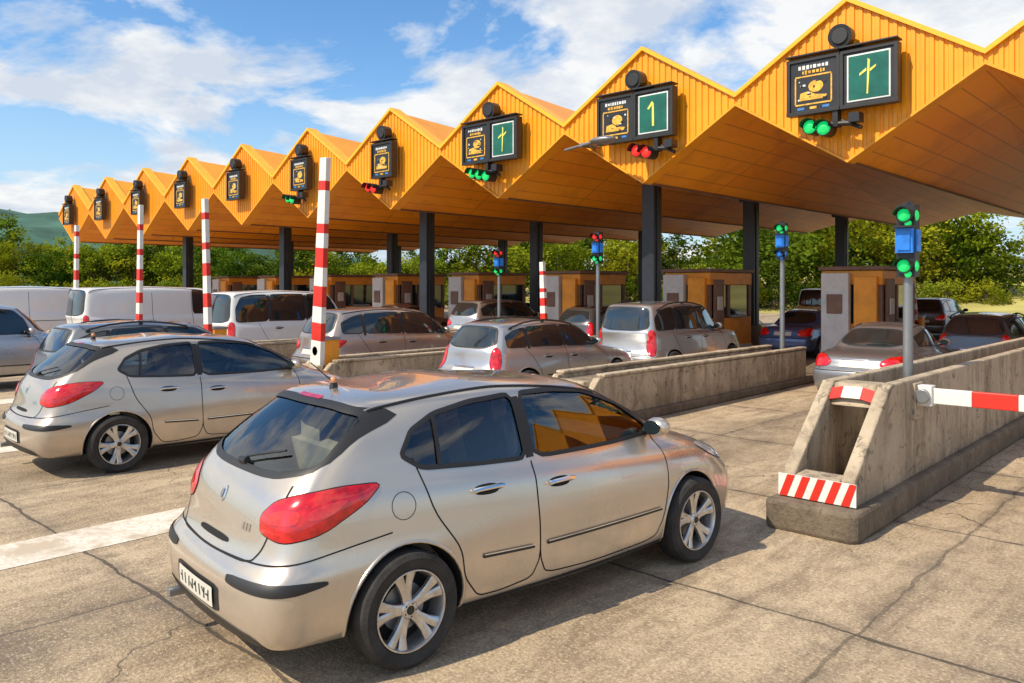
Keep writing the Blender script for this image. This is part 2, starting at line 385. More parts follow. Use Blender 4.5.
# ------------------------------------------------------------------ overhead lane signs
def lane_sign(n):
    rc=-5.91-4.8*n; u=16.07-.12
    e=empty('lane_sign',(rc,u,0))
    mb=MB(); two=n<=2
    mb.cyl((.0,-.04,7.02),(0,-.34,6.98),.20,.23,M['black'],20); mb.cyl((0,-.34,6.98),(0,-.36,6.98),.17,.15,M['dark'],20)
    mb.box((0,-.1,6.85),(.12,.2,.3),M['dark'])
    xs=[(-.53,0),(.53,1)] if two else [(-.0,0)]
    zc=6.12
    for x,k in xs:
        sz=1.0
        mb.box((x,-.20,zc),(sz+.06,.20,1.12),M['black'])
        for dx,dz,wx,wz in ((0,.53,sz+.08,.07),(0,-.53,sz+.08,.07),(-.5,0,.07,1.0),(.5,0,.07,1.0)):
            mb.box((x+dx,-.315,zc+dz),(wx,.04,wz),M['dark'])
        mb.box((x,-.24,zc+.62),(sz+.08,.3,.03),M['dark'])
        if k==0:
            rng=random.Random(n+5)
            def bit(cx,cz,wx,wz,mt,yy=-.304): mb.box((x+cx,yy,zc+cz),(wx,.008,wz),mt)
            for row,zz_ in ((0,.38),(1,.28)):
                xx=-.30 if row==0 else -.22
                while xx<(.28 if row==0 else .2):
                    ww=rng.uniform(.03,.07); bit(xx+ww/2,zz_,ww,rng.uniform(.05,.085),M['ytext'] if row else M['wtext']); xx+=ww+.022
            fz=-.08
            for dx,dz,wx,wz in ((0,.28,.72,.03),(0,-.28,.72,.03),(-.36,0,.03,.53),(.36,0,.03,.53)): bit(dx,fz+dz,wx,wz,M['ytext'])
            mb.prism([(x+.15*math.cos(a*math.pi/8)+.05,zc+fz+.06+.12*math.sin(a*math.pi/8)) for a in range(16)],'y',-.308,-.300,M['ytext'])
            mb.prism([(x+a,zc+fz+b) for a,b in [(-.28,-.2),(.24,-.2),(.28,-.13),(.05,-.10),(-.1,-.02),(-.26,-.05)]],'y',-.308,-.300,M['ytext'])
            for _ in range(9): bit(rng.uniform(-.24,.24),fz+rng.uniform(-.2,.18),rng.uniform(.02,.09),rng.uniform(.015,.05),M['black'],-.310)
            for _ in range(5): bit(rng.uniform(-.3,.3),fz+rng.uniform(-.2,.2),rng.uniform(.02,.06),rng.uniform(.015,.04),M['wtext'],-.306)
            for q in (-.25,0,.25): bit(q,-.44,.14,.05,M['btext'] if q else M['ytext'])
        else:
            mb.box((x,-.302,zc),(.80,.012,.90),M['wtext'])
            mb.box((x,-.308,zc),(.74,.012,.84),M['gpanel'])
            g=M['ysym']; yy=-.318
            if n==1:
                mb.prism([(x-.02,zc-.3),(x+.04,zc-.3),(x+.03,zc+.22),(x-.02,zc+.28),(x-.15,zc+.12),(x-.11,zc+.09),(x-.02,zc+.18)],'y',yy-.004,yy+.002,g)
            else:
                mb.prism([(x-.03,zc-.34),(x+.0,zc-.34),(x+.035,zc+.30),(x-.01,zc+.34)],'y',yy-.004,yy+.002,g)
                mb.prism([(x-.16,zc+.02),(x-.03,zc+.10),(x-.03,zc+.16),(x-.16,zc+.07)],'y',yy-.007,yy-.001,g)
                mb.prism([(x+.03,zc+.13),(x+.15,zc+.2),(x+.14,zc+.15),(x+.03,zc+.07)],'y',yy-.007,yy-.001,g)
    mb.obj('display_panels',e,bevel=.006)
    col=[M['sg'],M['sr'],M['sg'],M['sr'],M['sg']][n] if 0<=n<=4 else None
    if col:
        sg=MB(); xo=-.55 if n!=1 else .15
        sg.box((xo+.45,-.2,5.42),(.1,.2,.35),M['black']); sg.cyl((xo+.2,-.25,5.32),(xo+.75,-.25,5.28),.05,.05,M['dark'],8)
        sg.cyl((xo+.55,-.2,5.36),(xo+.95,-.3,5.16),.04,.04,M['dark'],8); sg.box((xo+.85,-.3,5.36),(.2,.25,.18),M['black'])
        for i in range(2 if n!=2 else 3):
            cx=xo+i*.27; cz=5.28-.06*i
            sg.cyl((cx,-.12,cz),(cx,-.42,cz),.15,.15,M['black'],18)
            sg.sphere((cx,-.42,cz),.135,col,14,(1,.5,1))
            vs=[];R=.155
            for a in range(0,181,15):
                t=math.radians(a)
                vs+= [(cx+R*math.cos(t),-.40,cz+R*math.sin(t)),(cx+R*math.cos(t),-.58,cz+R*math.sin(t))]
            sg.add(vs,[(2*i2,2*i2+1,2*i2+3,2*i2+2) for i2 in range(12)],M['black'])
        sg.obj('lane_signal',e)
for n in range(-1,10): lane_sign(n)

e=empty('floodlight',(-11.9,15.4,0)); mb=MB()
mb.cyl((-1.1,.5,5.62),(.4,-.1,5.60),.035,.035,M['grey'],10)
mb.sphere((.65,-.25,5.57),.26,M['grey'],18,(1.4,.7,.32)); mb.box((-.2,.4,5.62),(.3,.5,.08),M['grey'])
mb.obj('lamp_head',e,smooth=True,angle=40)

def pole_signal(r,u,top,c1,c2):
    e=empty('traffic_light',(r,u,0)); mb=MB()
    mb.cyl((0,0,.1),(0,0,top-.35),.055,.05,M['grey'],16); mb.cyl((0,0,.1),(0,0,.5),.1,.1,M['grey'],16)
    mb.box((0,0,top-.34),(.19,.17,.80),M['black'])
    mb.box((.0,-.115,top-.34),(.18,.06,.27),M['sb']); mb.box((.0,-.15,top-.34),(.13,.03,.21),M['sb'])
    mb.box((.105,.0,top-.34),(.03,.12,.24),M['sb']); mb.box((0,-.16,top-.19),(.2,.16,.02),M['black'])
    for z,c in ((top-.06,c1),(top-.62,c2)):
        mb.cyl((0,-.08,z),(0,-.15,z),.085,.085,M['black'],16)
        mb.sphere((0,-.15,z),.07,c,12,(1,.5,1)); mb.sphere((.085,-.02,z),.065,c,12,(.5,1,1)); mb.sphere((-.07,-.06,z+.05),.04,c,10); mb.sphere((.03,-.10,z-.09),.04,c,10)
        vs=[]
        for a in range(0,181,20):
            t=math.radians(a); vs+=[(.088*math.cos(t),-.13,z+.088*math.sin(t)),(.088*math.cos(t),-.25,z+.088*math.sin(t))]
        mb.add(vs,[(2*i,2*i+1,2*i+3,2*i+2) for i in range(9)],M['black'])
    mb.cyl((0,0,top+.04),(0,0,top+.10),.09,.02,M['black'],12)
    mb.obj('signal_head_and_pole',e,smooth=True,angle=35)
pole_signal(-2.84,9.5,2.98,M['sg'],M['sg'])
pole_signal(-7.6,16.8,3.45,M['sg'],M['sb'])
pole_signal(-12.4,16.5,3.45,M['sr'],M['sg'])
pole_signal(-17.2,17.8,3.2,M['sr'],M['sg'])

# ------------------------------------------------------------------ islands
def island(k):
    r=-2.8-4.8*k
    e=empty('toll_island',(r,0,0))
    if k==0: u0=6.75; hw=.37; kh=.26; wt=1.22
    elif k==1: u0=9.0; hw=.5; kh=.16; wt=.76
    else: u0=7.6; hw=.45; kh=.16; wt=.76
    mb=MB()
    pl=[(-hw,u0+.05),(-hw+.06,u0),(hw-.06,u0),(hw,u0+.05),(hw,19.3),(.8,20.5),(.8,25.5),(-.8,25.5),(-.8,20.5),(-hw,19.3)]
    if k==0: pl=[(a*1.1 if abs(a)<.5 else a,b-.06 if b<8 else b) for a,b in pl]
    mb.prism(pl,'z',.0,kh,M['kerb']); mb.obj('kerb_base',e,bevel=.035)
    wl=MB(); t=.12; ue=17.0 if k else 19.0
    for s in (1,-1):
        xo=s*(hw-.05); xi=xo-s*t
        a,b=min(xo,xi),max(xo,xi)
        if k==0: poly=[(u0+.15,kh-.01),(u0+.14,kh+.22),(u0+1.05,wt-.0),(u0+1.2,wt),(ue,wt-.02),(ue,kh-.01)]
        else: poly=[(u0+.3,kh-.01),(u0+.3,wt-.25),(u0+.55,wt),(ue,wt-.02),(ue,kh-.01)]
        wl.prism(poly,'x',a,b,M['wall'])
        if k: wl.box(((a+b)/2,(u0+.62+ue)/2,wt+.025),(t+.05,ue-u0-.66,.05),M['wall'])
    iw=hw-.05-t
    if k==0:
        wl.prism([(u0+.93,wt-.22),(u0+1.04,wt-.012),(u0+1.28,wt-.006),(u0+1.28,wt-.22)],'x',-iw+.002,iw-.002,M['wall'])
        wl.prism([(u0+.155,kh-.005),(u0+.145,kh+.215),(u0+.34,kh+.225),(u0+.34,kh-.005)],'x',-iw+.002,iw-.002,M['wall'])
        wl.box((0,u0+2.0,.62),(2*iw-.004,.12,.72),M['wall'])
    else:
        wl.box((0,(u0+ue)/2,wt-.22),(2*iw-.004,ue-u0-1.2,.3),M['kerb'])
        wl.box((0,u0+.38,.44),(2*iw-.004,.14,.56),M['wall'])
    wl.obj('barrier_wall',e,bevel=.018)
    if k==0:
        ch=MB(); W0=2*hw-.06; y0,z0,z1=u0+.108,kh+.012,kh+.205
        ch.box((0,y0+.014,(z0+z1)/2),(W0,.02,z1-z0),M['white'])
        n=5; stp=W0/n; sk=.075
        for i in range(n):     # red slanted bars on the white board, slanting away from the middle
            x0=-W0/2+stp*i+.01; x1=x0+stp*.5
            a_=[(x0,z0),(x1,z0),(x1+sk,z1),(x0+sk,z1)]
            if x1+sk>W0/2: a_=[(x0,z0),(x1,z0),(W0/2,z1-.02),(W0/2,z1),(min(x0+sk,W0/2-.001),z1)]
            ch.prism(a_,'y',y0-.002,y0+.004,M['redp'])
        for i in range(3):
            x0=-.26+.52*i/3; x1=x0+.52/3
            arc=lambda x:.05*(1-(x/.27)**2)
            ch.add([(x0,u0+.905,wt-.18+arc(x0)),(x1,u0+.905,wt-.18+arc(x1)),(x1,u0+.99,wt-.08+arc(x1)),(x0,u0+.99,wt-.08+arc(x0)),
                    (x0,u0+.925,wt-.19+arc(x0)),(x1,u0+.925,wt-.19+arc(x1)),(x1,u0+1.01,wt-.09+arc(x1)),(x0,u0+1.01,wt-.09+arc(x0))],[(0,1,2,3),(4,5,6,7),(0,1,5,4),(2,3,7,6),(0,3,7,4),(1,2,6,5)],M['white'] if i==1 else M['redp'])
        ch.obj('chevron_board',e)
for k in range(0,9): island(k)

def stripes_arm(mb,p0,p1,w0,w1,segs,th=.10):
    p0=Vector(p0);p1=Vector(p1); d=(p1-p0).normalized(); side=Vector((0,1,0)); up=d.cross(side).normalized()
    for (ta,tb,m) in segs:
        a=p0+(p1-p0)*ta; b=p0+(p1-p0)*tb; wa=w0+(w1-w0)*ta; wb=w0+(w1-w0)*tb
        vs=[a+up*wa/2+side*th/2,a-up*wa/2+side*th/2,a-up*wa/2-side*th/2,a+up*wa/2-side*th/2,
            b+up*wb/2+side*th/2,b-up*wb/2+side*th/2,b-up*wb/2-side*th/2,b+up*wb/2-side*th/2]
        mb.add(vs,[(0,1,2,3),(4,5,6,7),(0,1,5,4),(1,2,6,5),(2,3,7,6),(3,0,4,7)],m)
def gate_raised(r,u,top,lean=.1,w=.22,z0=.16):
    e=empty('barrier_gate',(r,u,0)); mb=MB(); rg=random.Random(int(abs(r)*10))
    mb.box((0,0,z0+.5),(.36,.30,1.0),M['oran']); mb.box((0,0,z0+1.02),(.40,.34,.05),M['grey']); mb.cyl((0,-.25,z0+.8),(0,.2,z0+.8),.09,.09,M['dark'],14)
    sg=[];t=0;i=0
    while t<1:
        L_=rg.uniform(.07,.10) if i%2 else rg.uniform(.07,.12)
        if t>.62: L_=rg.uniform(.12,.17) if i%2==0 else .045
        sg.append((t,min(1,t+L_),M['redp'] if i%2 else M['white'])); t+=L_; i+=1
    stripes_arm(mb,(0,-.2,z0+.55),(lean*(top-.7),-.2,top),w,w*.62,sg)
    mb.obj('boom_and_cabinet',e,bevel=.006)
gate_raised(-12.4,8.3,4.42,.07,.32)
gate_raised(-17.2,8.6,4.1,-.05,.24)
gate_raised(-22,9.0,4.3,.03,.24)
gate_raised(-26.8,9.0,4.0,.03,.24)
for r,u in ((-12.4,14.6),(-17.2,26.5),(-7.6,26.3),(-26.8,26.)): gate_raised(r,u,2.7,-.04,.18)
e=empty('barrier_gate',(-2.40,8.55,0)); mb=MB()
segs=[(0.05,.42,M['white']),(.42,.80,M['redp']),(.80,1.3,M['white']),(1.3,1.75,M['redp']),(1.75,2.3,M['white']),(2.3,2.8,M['redp']),(2.8,3.3,M['white'])]
for a,b,m in segs: mb.box(((a+b)/2,0,1.06),(b-a-.001,.06,.15),m)
mb.box((.0,0,1.06),(.16,.14,.20),M['white']); mb.cyl((0,-.12,1.06),(0,.12,1.06),.07,.07,M['grey'],16)
mb.box((-.08,0,1.0),(.06,.26,.36),M['wall'])
mb.obj('boom_and_pivot',e,bevel=.008)

def booth(r,u):
    e=empty('toll_booth',(r,u,.16)); mb=MB()
    W,D=1.5,2.6
    mb.box((0,0,.5),(W,D,1.0),M['oran']); mb.box((0,0,.08),(W+.06,D+.06,.16),M['boothw'])
    mb.box((0,0,1.5),(W-.1,D-.1,1.0),M['glassd'])
    for x in (-1,1):
        for y in (-1,-.1,1): mb.box((x*(W/2-.06),y*(D/2-.06),1.5),(.12,.14,1.0),M['booth'])
    mb.box((0,0,2.18),(W+.02,D+.02,.36),M['oran']); mb.box((0,0,2.42),(W+.16,D+.2,.10),M['booth'])
    mb.box((-.36,-D/2-.11,1.15),(.70,.2,2.3),M['boothw'])
    mb.box((.38,-D/2-.08,1.10),(.56,.14,2.2),M['oran'])
    mb.box((W/2+.07,.3,1.05),(.14,.9,.08),M['grey'])
    mb.box((W/2+.04,-.85,1.15),(.07,.55,2.0),M['booth']); mb.box((W/2+.09,-.85,1.45),(.03,.3,.4),M['boothw']); mb.box((-.36,-D/2-.225,1.5),(.4,.03,.5),M['booth'])
    mb.obj('cabin',e,bevel=.012)
for k in range(0,9): booth(-2.8-4.8*k,22.2)

# ------------------------------------------------------------------ cars
def mkrows(L,W,Ht,gc,belt,belt_r,xg,xroof_r,cowl,xroof_f,hood,tumble,tail_x=.12,deck=None):
    dk=deck if deck else belt_r-.13
    return [
     ((gc+.05,gc+.03,gc+.04),(.35,L-.28),(W-.31,W-.21,W-.31),(.05,.1)),
     ((gc+.03,gc-.01,gc+.0),(.10,L-.12),(W-.19,W-.08,W-.2),(.10,.25)),
     ((gc+.09,gc+.06,gc+.07),(.0,L-.03),(W-.12,W-.025,W-.13),(.14,.32)),
     ((.46,.45,.45),(-.02,L+.01),(W-.08,W-.003,W-.10),(.15,.36)),
     ((.60,.60,.58),(-.01,L-.0),(W-.08,W,W-.10),(.15,.38)),
     ((.645,.70,.66),(.05,L-.06),(W-.09,W-.003,W-.10),(.15,.4)),
     ((.72,.80,hood-.02),(tail_x-.02,L-.22),(W-.11,W-.02,W-.11),(.15,.42)),
     ((dk,belt-.06,hood+.07),(tail_x+.02,L-.45),(W-.13,W-.045,W-.14),(.15,.4)),
     ((belt_r-.02,belt-.01,belt-.03),(xg-.03,cowl+.10),(W-.17,W-.085,W-.25),(.14,.25)),
     ((belt_r+.02,belt+.03,belt+.0),(xg,cowl),(W-.19,W-.10,W-.26),(.14,.22)),
     (((belt_r+Ht-.1)/2,(belt+Ht-.1)/2,(belt+Ht-.12)/2),((xg+xroof_r)/2-.03,(cowl+xroof_f)/2+.06),(W-.20-tumble*.35,W-.11-tumble*.42,W-.30),(.14,.2)),
     ((Ht-.125,Ht-.11,Ht-.14),(xroof_r-.02,xroof_f+.08),(W-.22-tumble,W-.12-tumble,W-.22-tumble),(.13,.18)),
     ((Ht-.07,Ht-.055,Ht-.09),(xroof_r+.04,xroof_f-.05),(W-.27-tumble,W-.185-tumble,W-.28-tumble),(.12,.15)),
     ((Ht-.04,Ht-.0,Ht-.05),(xroof_r+.25,xroof_f-.30),(W-.45-tumble,W-.38-tumble,W-.45-tumble),(.1,.1)),
    ]
FR=[0,.10,.22,.36,.5,.64,.78,.9,1]
def ring(row):
    (zr,zm,zf),(xr,xf),(wr,wm,wf),(dr,df)=row
    half=[(xr,0,zr),(xr+.10*dr,.45*wr,zr),(xr+.32*dr,.78*wr,zr),(xr+.85*dr,.965*wr,zr)]
    xa=xr+dr*1.9; xb=xf-df*1.6
    for f in FR:
        g=math.sin(min(f*2,1)*math.pi/2) if f<=.5 else math.sin(min((1-f)*2,1)*math.pi/2)
        y=(wr if f<=.5 else wf)+(wm-(wr if f<=.5 else wf))*g
        q=f*2 if f<=.5 else 2-f*2
        z=(zr if f<=.5 else zf)+(zm-(zr if f<=.5 else zf))*q
        half.append((xa+(xb-xa)*f,y,z))
    half+=[(xf-.85*df,.95*wf,zf),(xf-.32*df,.76*wf,zf),(xf-.10*df,.42*wf,zf),(xf,0,zf)]
    n=len(half)
    return half+[(x,-y,z) for x,y,z in half[n-2:0:-1]]
def loft(rows,mat,name,level):
    rs=[ring(r) for r in rows]; n=len(rs[0]); nh=n//2
    vs=[p for r in rs for p in r]; fs=[]
    for k in range(len(rs)-1):
        for i in range(n): fs.append((k*n+i,k*n+(i+1)%n,(k+1)*n+(i+1)%n,(k+1)*n+i))
    for base,flip in ((0,1),((len(rs)-1)*n,0)):
        for i in range(nh):
            a=base+i;b=base+i+1;c=base+(n-i-1)%n;d=base+(n-i)%n
            f=[a,b,c,d]
            if i==0: f=[a,b,c]
            if i==nh-1: f=[a,b,d]
            fs.append(tuple(f) if not flip else tuple(f[::-1]))
    me=bpy.data.meshes.new(name); me.from_pydata(vs,[],fs); me.materials.append(mat)
    bm=bmesh.new(); bm.from_mesh(me); bmesh.ops.recalc_face_normals(bm,faces=bm.faces); bm.to_mesh(me); bm.free()
    o=bpy.data.objects.new(name,me); COL.objects.link(o)
    if level:
        s=o.modifiers.new('s','SUBSURF'); s.levels=level; s.render_levels=level
    return o
def evalmesh(o):
    dg=bpy.context.evaluated_depsgraph_get(); return bpy.data.meshes.new_from_object(o.evaluated_get(dg))
def pip(p,poly):
    x,y=p; c=False; n=len(poly)
    for i in range(n):
        x1,y1=poly[i];x2,y2=poly[(i+1)%n]
        if (y1>y)!=(y2>y) and x<(x2-x1)*(y-y1)/(y2-y1)+x1: c=not c
    return c
def chaikin(poly,it=2,q=.2,closed=True):
    for _ in range(it):
        out=[]; n=len(poly)
        for i in range(n if closed else n-1):
            a=poly[i];b=poly[(i+1)%n]
            out.append((a[0]+(b[0]-a[0])*q,a[1]+(b[1]-a[1])*q)); out.append((a[0]+(b[0]-a[0])*(1-q),a[1]+(b[1]-a[1])*(1-q)))
        poly=out if closed else [poly[0]]+out[1:-1]+[poly[-1]]
    return poly
def resample(poly,step,closed=True):
    out=[];n=len(poly)
    for i in range(n if closed else n-1):
        a=Vector(poly[i]);b=Vector(poly[(i+1)%n]); k=max(1,int((b-a).length/step+.5))
        for j in range(k): out.append(tuple(a+(b-a)*(j/k)))
    if not closed: out.append(tuple(poly[-1]))
    return out
def clipx(poly,x0,x1):
    def clip(P,f,xc):
        o=[]
        for i in range(len(P)):
            a=P[i];b=P[(i+1)%len(P)]; ia=f(a[0]);ib=f(b[0])
            if ia:o.append(a)
            if ia!=ib:
                t=(xc-a[0])/(b[0]-a[0]); o.append((xc,a[1]+(b[1]-a[1])*t))
        return o
    P=clip(poly,lambda x:x>=x0,x0); return clip(P,lambda x:x<=x1,x1) if P else P
class Surf:
    def __init__(s,me):
        s.bvh=BVHTree.FromPolygons([v.co.copy() for v in me.vertices],[tuple(p.vertices) for p in me.polygons])
    def frame(s,kind,sgn=1,L=4.3,W=.9):
        if kind=='side': return (Vector((0,sgn*3,0)),Vector((1,0,0)),Vector((0,0,1)),Vector((0,-sgn,0)))
        if kind=='rear': return (Vector((-3,0,0)),Vector((0,1,0)),Vector((0,0,1)),Vector((1,0,0)))
        if kind=='front': return (Vector((L+3,0,0)),Vector((0,1,0)),Vector((0,0,1)),Vector((-1,0,0)))
        if kind=='top': return (Vector((0,0,4)),Vector((1,0,0)),Vector((0,1,0)),Vector((0,0,-1)))
        if kind=='rc':
            d=Vector((.75,-sgn*.66,0)); return (Vector((0,sgn*(W-.06),0))-d*3,Vector((.66,sgn*.75,0)),Vector((0,0,1)),d)
        if kind=='fc':
            d=Vector((-.75,-sgn*.66,0)); return (Vector((L,sgn*(W-.06),0))-d*3,Vector((-.66,sgn*.75,0)),Vector((0,0,1)),d)
    def proj(s,fr,p,off):
        O,Hh,V,d=fr; o=O+Hh*p[0]+V*p[1]
        h=s.bvh.ray_cast(o,d,20)
        if h[0] is None: h=s.bvh.find_nearest(o+d*3)
        nrm=h[1]
        if nrm.dot(d)>0: nrm=-nrm
        return h[0]+nrm*off
    def patch(s,mb,fr,poly,off,mat,step=.035,dome=0):
        b=resample(poly,step); n=len(b)
        xs=[p[0] for p in b];ys=[p[1] for p in b]
        pts=list(b); x=min(xs)+step*.7
        while x<max(xs):
            y=min(ys)+step*.6
            while y<max(ys):
                if pip((x,y),b) and min((x-q[0])**2+(y-q[1])**2 for q in b)>(step*.45)**2: pts.append((x,y))
                y+=step
            x+=step
        r=delaunay_2d_cdt([Vector(p) for p in pts],[],[list(range(n))],1,1e-5)
        V=[]
        for p in r[0]:
            dd=0
            if dome:
                dist=math.sqrt(min((p.x-q[0])**2+(p.y-q[1])**2 for q in b)); dd=dome*min(1,dist/.05)
            V.append(s.proj(fr,(p.x,p.y),off+dd))
        F=[]
        for f in r[2]:
            a,b2,c=[V[i] for i in f[:3]]
            nn=(b2-a).cross(c-a)
            F.append(tuple(f) if nn.dot(fr[3])<0 else tuple(f)[::-1])
        mb.add(V,F,mat)
    def strip(s,mb,fr,line,wd,off,mat,step=.03,closed=False,edge=0):
        L=[Vector(p) for p in resample(line,step,closed)]; n=len(L); V=[];F=[]
        for i in range(n):
            a=L[i-1] if (i or closed) else L[i]; c=L[(i+1)%n] if (i<n-1 or closed) else L[i]
            t=(c-a).normalized() if (c-a).length>1e-9 else Vector((1,0)); nn=Vector((-t.y,t.x))*wd/2
            V+= [s.proj(fr,L[i]+nn,off*edge if edge else off),s.proj(fr,L[i],off),s.proj(fr,L[i]-nn,off*edge if edge else off)]
        for i in range(n if closed else n-1):
            j=(i+1)%n
            for q in (0,1):
                f=(3*i+q,3*j+q,3*j+q+1,3*i+q+1)
                nv=(V[f[1]]-V[f[0]]).cross(V[f[3]]-V[f[0]])
                F.append(f if nv.dot(fr[3])<0 else f[::-1])
        mb.add(V,F,mat)
    def tube(s,mb,fr,line,rad,off,mat,step=.04,closed=False):
        L=[s.proj(fr,p,off) for p in resample(line,step,closed)]; n=len(L);V=[];F=[];K=8
        for i in range(n):
            a=L[i-1] if (i or closed) else L[i]; c=L[(i+1)%n] if (i<n-1 or closed) else L[i]
            t=(c-a).normalized(); u=t.cross(fr[3]).normalized(); v=t.cross(u)
            for k in range(K):
                an=2*math.pi*k/K; V.append(L[i]+u*math.cos(an)*rad+v*math.sin(an)*rad)
        for i in range(n if closed else n-1):
            j=(i+1)%n
            for k in range(K): F.append((i*K+k,i*K+(k+1)%K,j*K+(k+1)%K,j*K+k))
        if not closed: F+= [tuple(range(K)),tuple(range((n-1)*K+K-1,(n-1)*K-1,-1))]
        mb.add(V,F,mat)

def wheel_mesh(R,name,style=0):
    mb=MB(); k=R/.32; w=.105; q=.225 if style==0 else .212
    mb.lathe([(q*k,-.088),(.245*k,-w+.006),(.285*k,-w),(.311*k,-.088),(.319*k,-.062),(.320*k,-.02),(.314*k,-.019),(.314*k,-.013),(.320*k,-.012),(.320*k,.012),(.314*k,.013),(.314*k,.019),(.320*k,.02),(.319*k,.062),(.311*k,.088),(.287*k,w),(.283*k,w-.003),(.25*k,w-.004),((q+.002)*k,.088)],(0,0,0),M['rubber'],56)
    z=q/.214
    mb.lathe([(q*k,.087),((q-.002)*k,.096),((q-.009)*k,.097),((q-.014)*k,.088),((q-.02)*k,.055),((q-.028)*k,.0),((q-.028)*k,-.08)],(0,0,0),M['alloy'],56)
    mb.lathe([(.197*k,-.02),(.001,-.02)],(0,0,0),M['well'],32)
    mb.lathe([(.135*k,-.005),(.135*k,.005),(.001,.005)],(0,0,0),M['grey'],32)
    for i in range(5):
        for dlt in (-.16,.16):
            a=2*math.pi*i/5+math.radians(18)
            c0=Vector((math.cos(a+dlt*.5),0,math.sin(a+dlt*.5))); c1=Vector((math.cos(a+dlt*1.25),0,math.sin(a+dlt*1.25)))
            t=c1.cross(Vector((0,1,0)))
            stn=[(c0*.035*k,.066,.026),(c0*.09*k,.068,.024),(c0.lerp(c1,.6)*.15*k,.074,.022),(c1*.200*z*k,.086,.030)]
            vs=[]
            for p,y,wd in stn:
                for sx,dy in ((-1,-.03),(-1,-.006),(-.6,0),(.6,0),(1,-.006),(1,-.03)):
                    vs.append(p+t*sx*wd*k+Vector((0,y+dy,0)))
            mb.add(vs,[(6*q2+j,6*q2+j+1,6*q2+7+j,6*q2+6+j) for q2 in range(3) for j in range(5)],M['alloy'])
    mb.lathe([(.052*k,.045),(.052*k,.068),(.044*k,.076),(.03*k,.078),(.001,.078)],(0,0,0),M['alloy'],24)
    mb.lathe([(.026*k,.078),(.024*k,.081),(.001,.082)],(0,0,0),M['dark'],18)
    for i in range(5):
        a=2*math.pi*i/5+math.radians(54); p=Vector((math.cos(a)*.036*k,.074,math.sin(a)*.036*k)); mb.cyl(p,p+Vector((0,.005,0)),.006,.005,M['dark'],8)
    return mb.mesh(name,True,True,35)

TYPES={
 'hatch':dict(L=4.42,W=.915,H=1.535,gc=.19,belt=.985,belt_r=1.075,xg=.26,xr=.66,cowl=3.60,xf=2.68,hood=.82,tum=.13,wr=.87,wf=3.50,R=.325,open=True,q=(.42,.24),splits=[.0,1.83,9],lvl=3,tail='hatch'),
 'wagon':dict(L=4.55,W=.89,H=1.52,gc=.19,belt=.96,belt_r=1.00,xg=.18,xr=.42,cowl=3.42,xf=2.65,hood=.78,tum=.13,wr=.86,wf=3.55,R=.32,q=(.30,.20),splits=[0,.98,1.95,9],lvl=2,tail='vert',rails=1),
 'mpv':dict(L=4.50,W=.92,H=1.66,gc=.20,belt=1.02,belt_r=1.08,xg=.18,xr=.46,cowl=3.65,xf=2.80,hood=.88,tum=.14,wr=.82,wf=3.55,R=.33,q=(.30,.22),splits=[0,1.0,1.98,2.95,9],lvl=2,tail='mid'),
 'suv':dict(L=4.45,W=.92,H=1.78,gc=.25,belt=1.10,belt_r=1.12,xg=.13,xr=.26,cowl=3.35,xf=2.75,hood=.98,tum=.09,wr=.85,wf=3.5,R=.35,q=(.22,.22),splits=[0,1.05,1.98,9],lvl=2,tail='vert',rails=1),
 'sedan':dict(L=4.50,W=.88,H=1.43,gc=.18,belt=.93,belt_r=.97,xg=.85,xr=1.30,cowl=3.35,xf=2.65,hood=.76,tum=.14,wr=.85,wf=3.50,R=.31,q=(.50,.26),splits=[0,1.95,9],lvl=2,tail='mid',deck=.90),
 'van':dict(L=5.2,W=.98,H=2.12,gc=.25,belt=1.25,belt_r=1.25,xg=.10,xr=.2,cowl=4.55,xf=3.85,hood=1.08,tum=.07,wr=1.0,wf=4.2,R=.35,q=(.25,.22),splits=[0,3.2,9],lvl=2,tail='vert',cargo=1),
 'minibus':dict(L=4.6,W=.95,H=2.02,gc=.22,belt=1.15,belt_r=1.15,xg=.12,xr=.22,cowl=3.9,xf=3.25,hood=.98,tum=.09,wr=.9,wf=3.7,R=.33,q=(.22,.2),splits=[0,1.25,2.35,9],lvl=2,tail='vert'),
}
CACHE={}
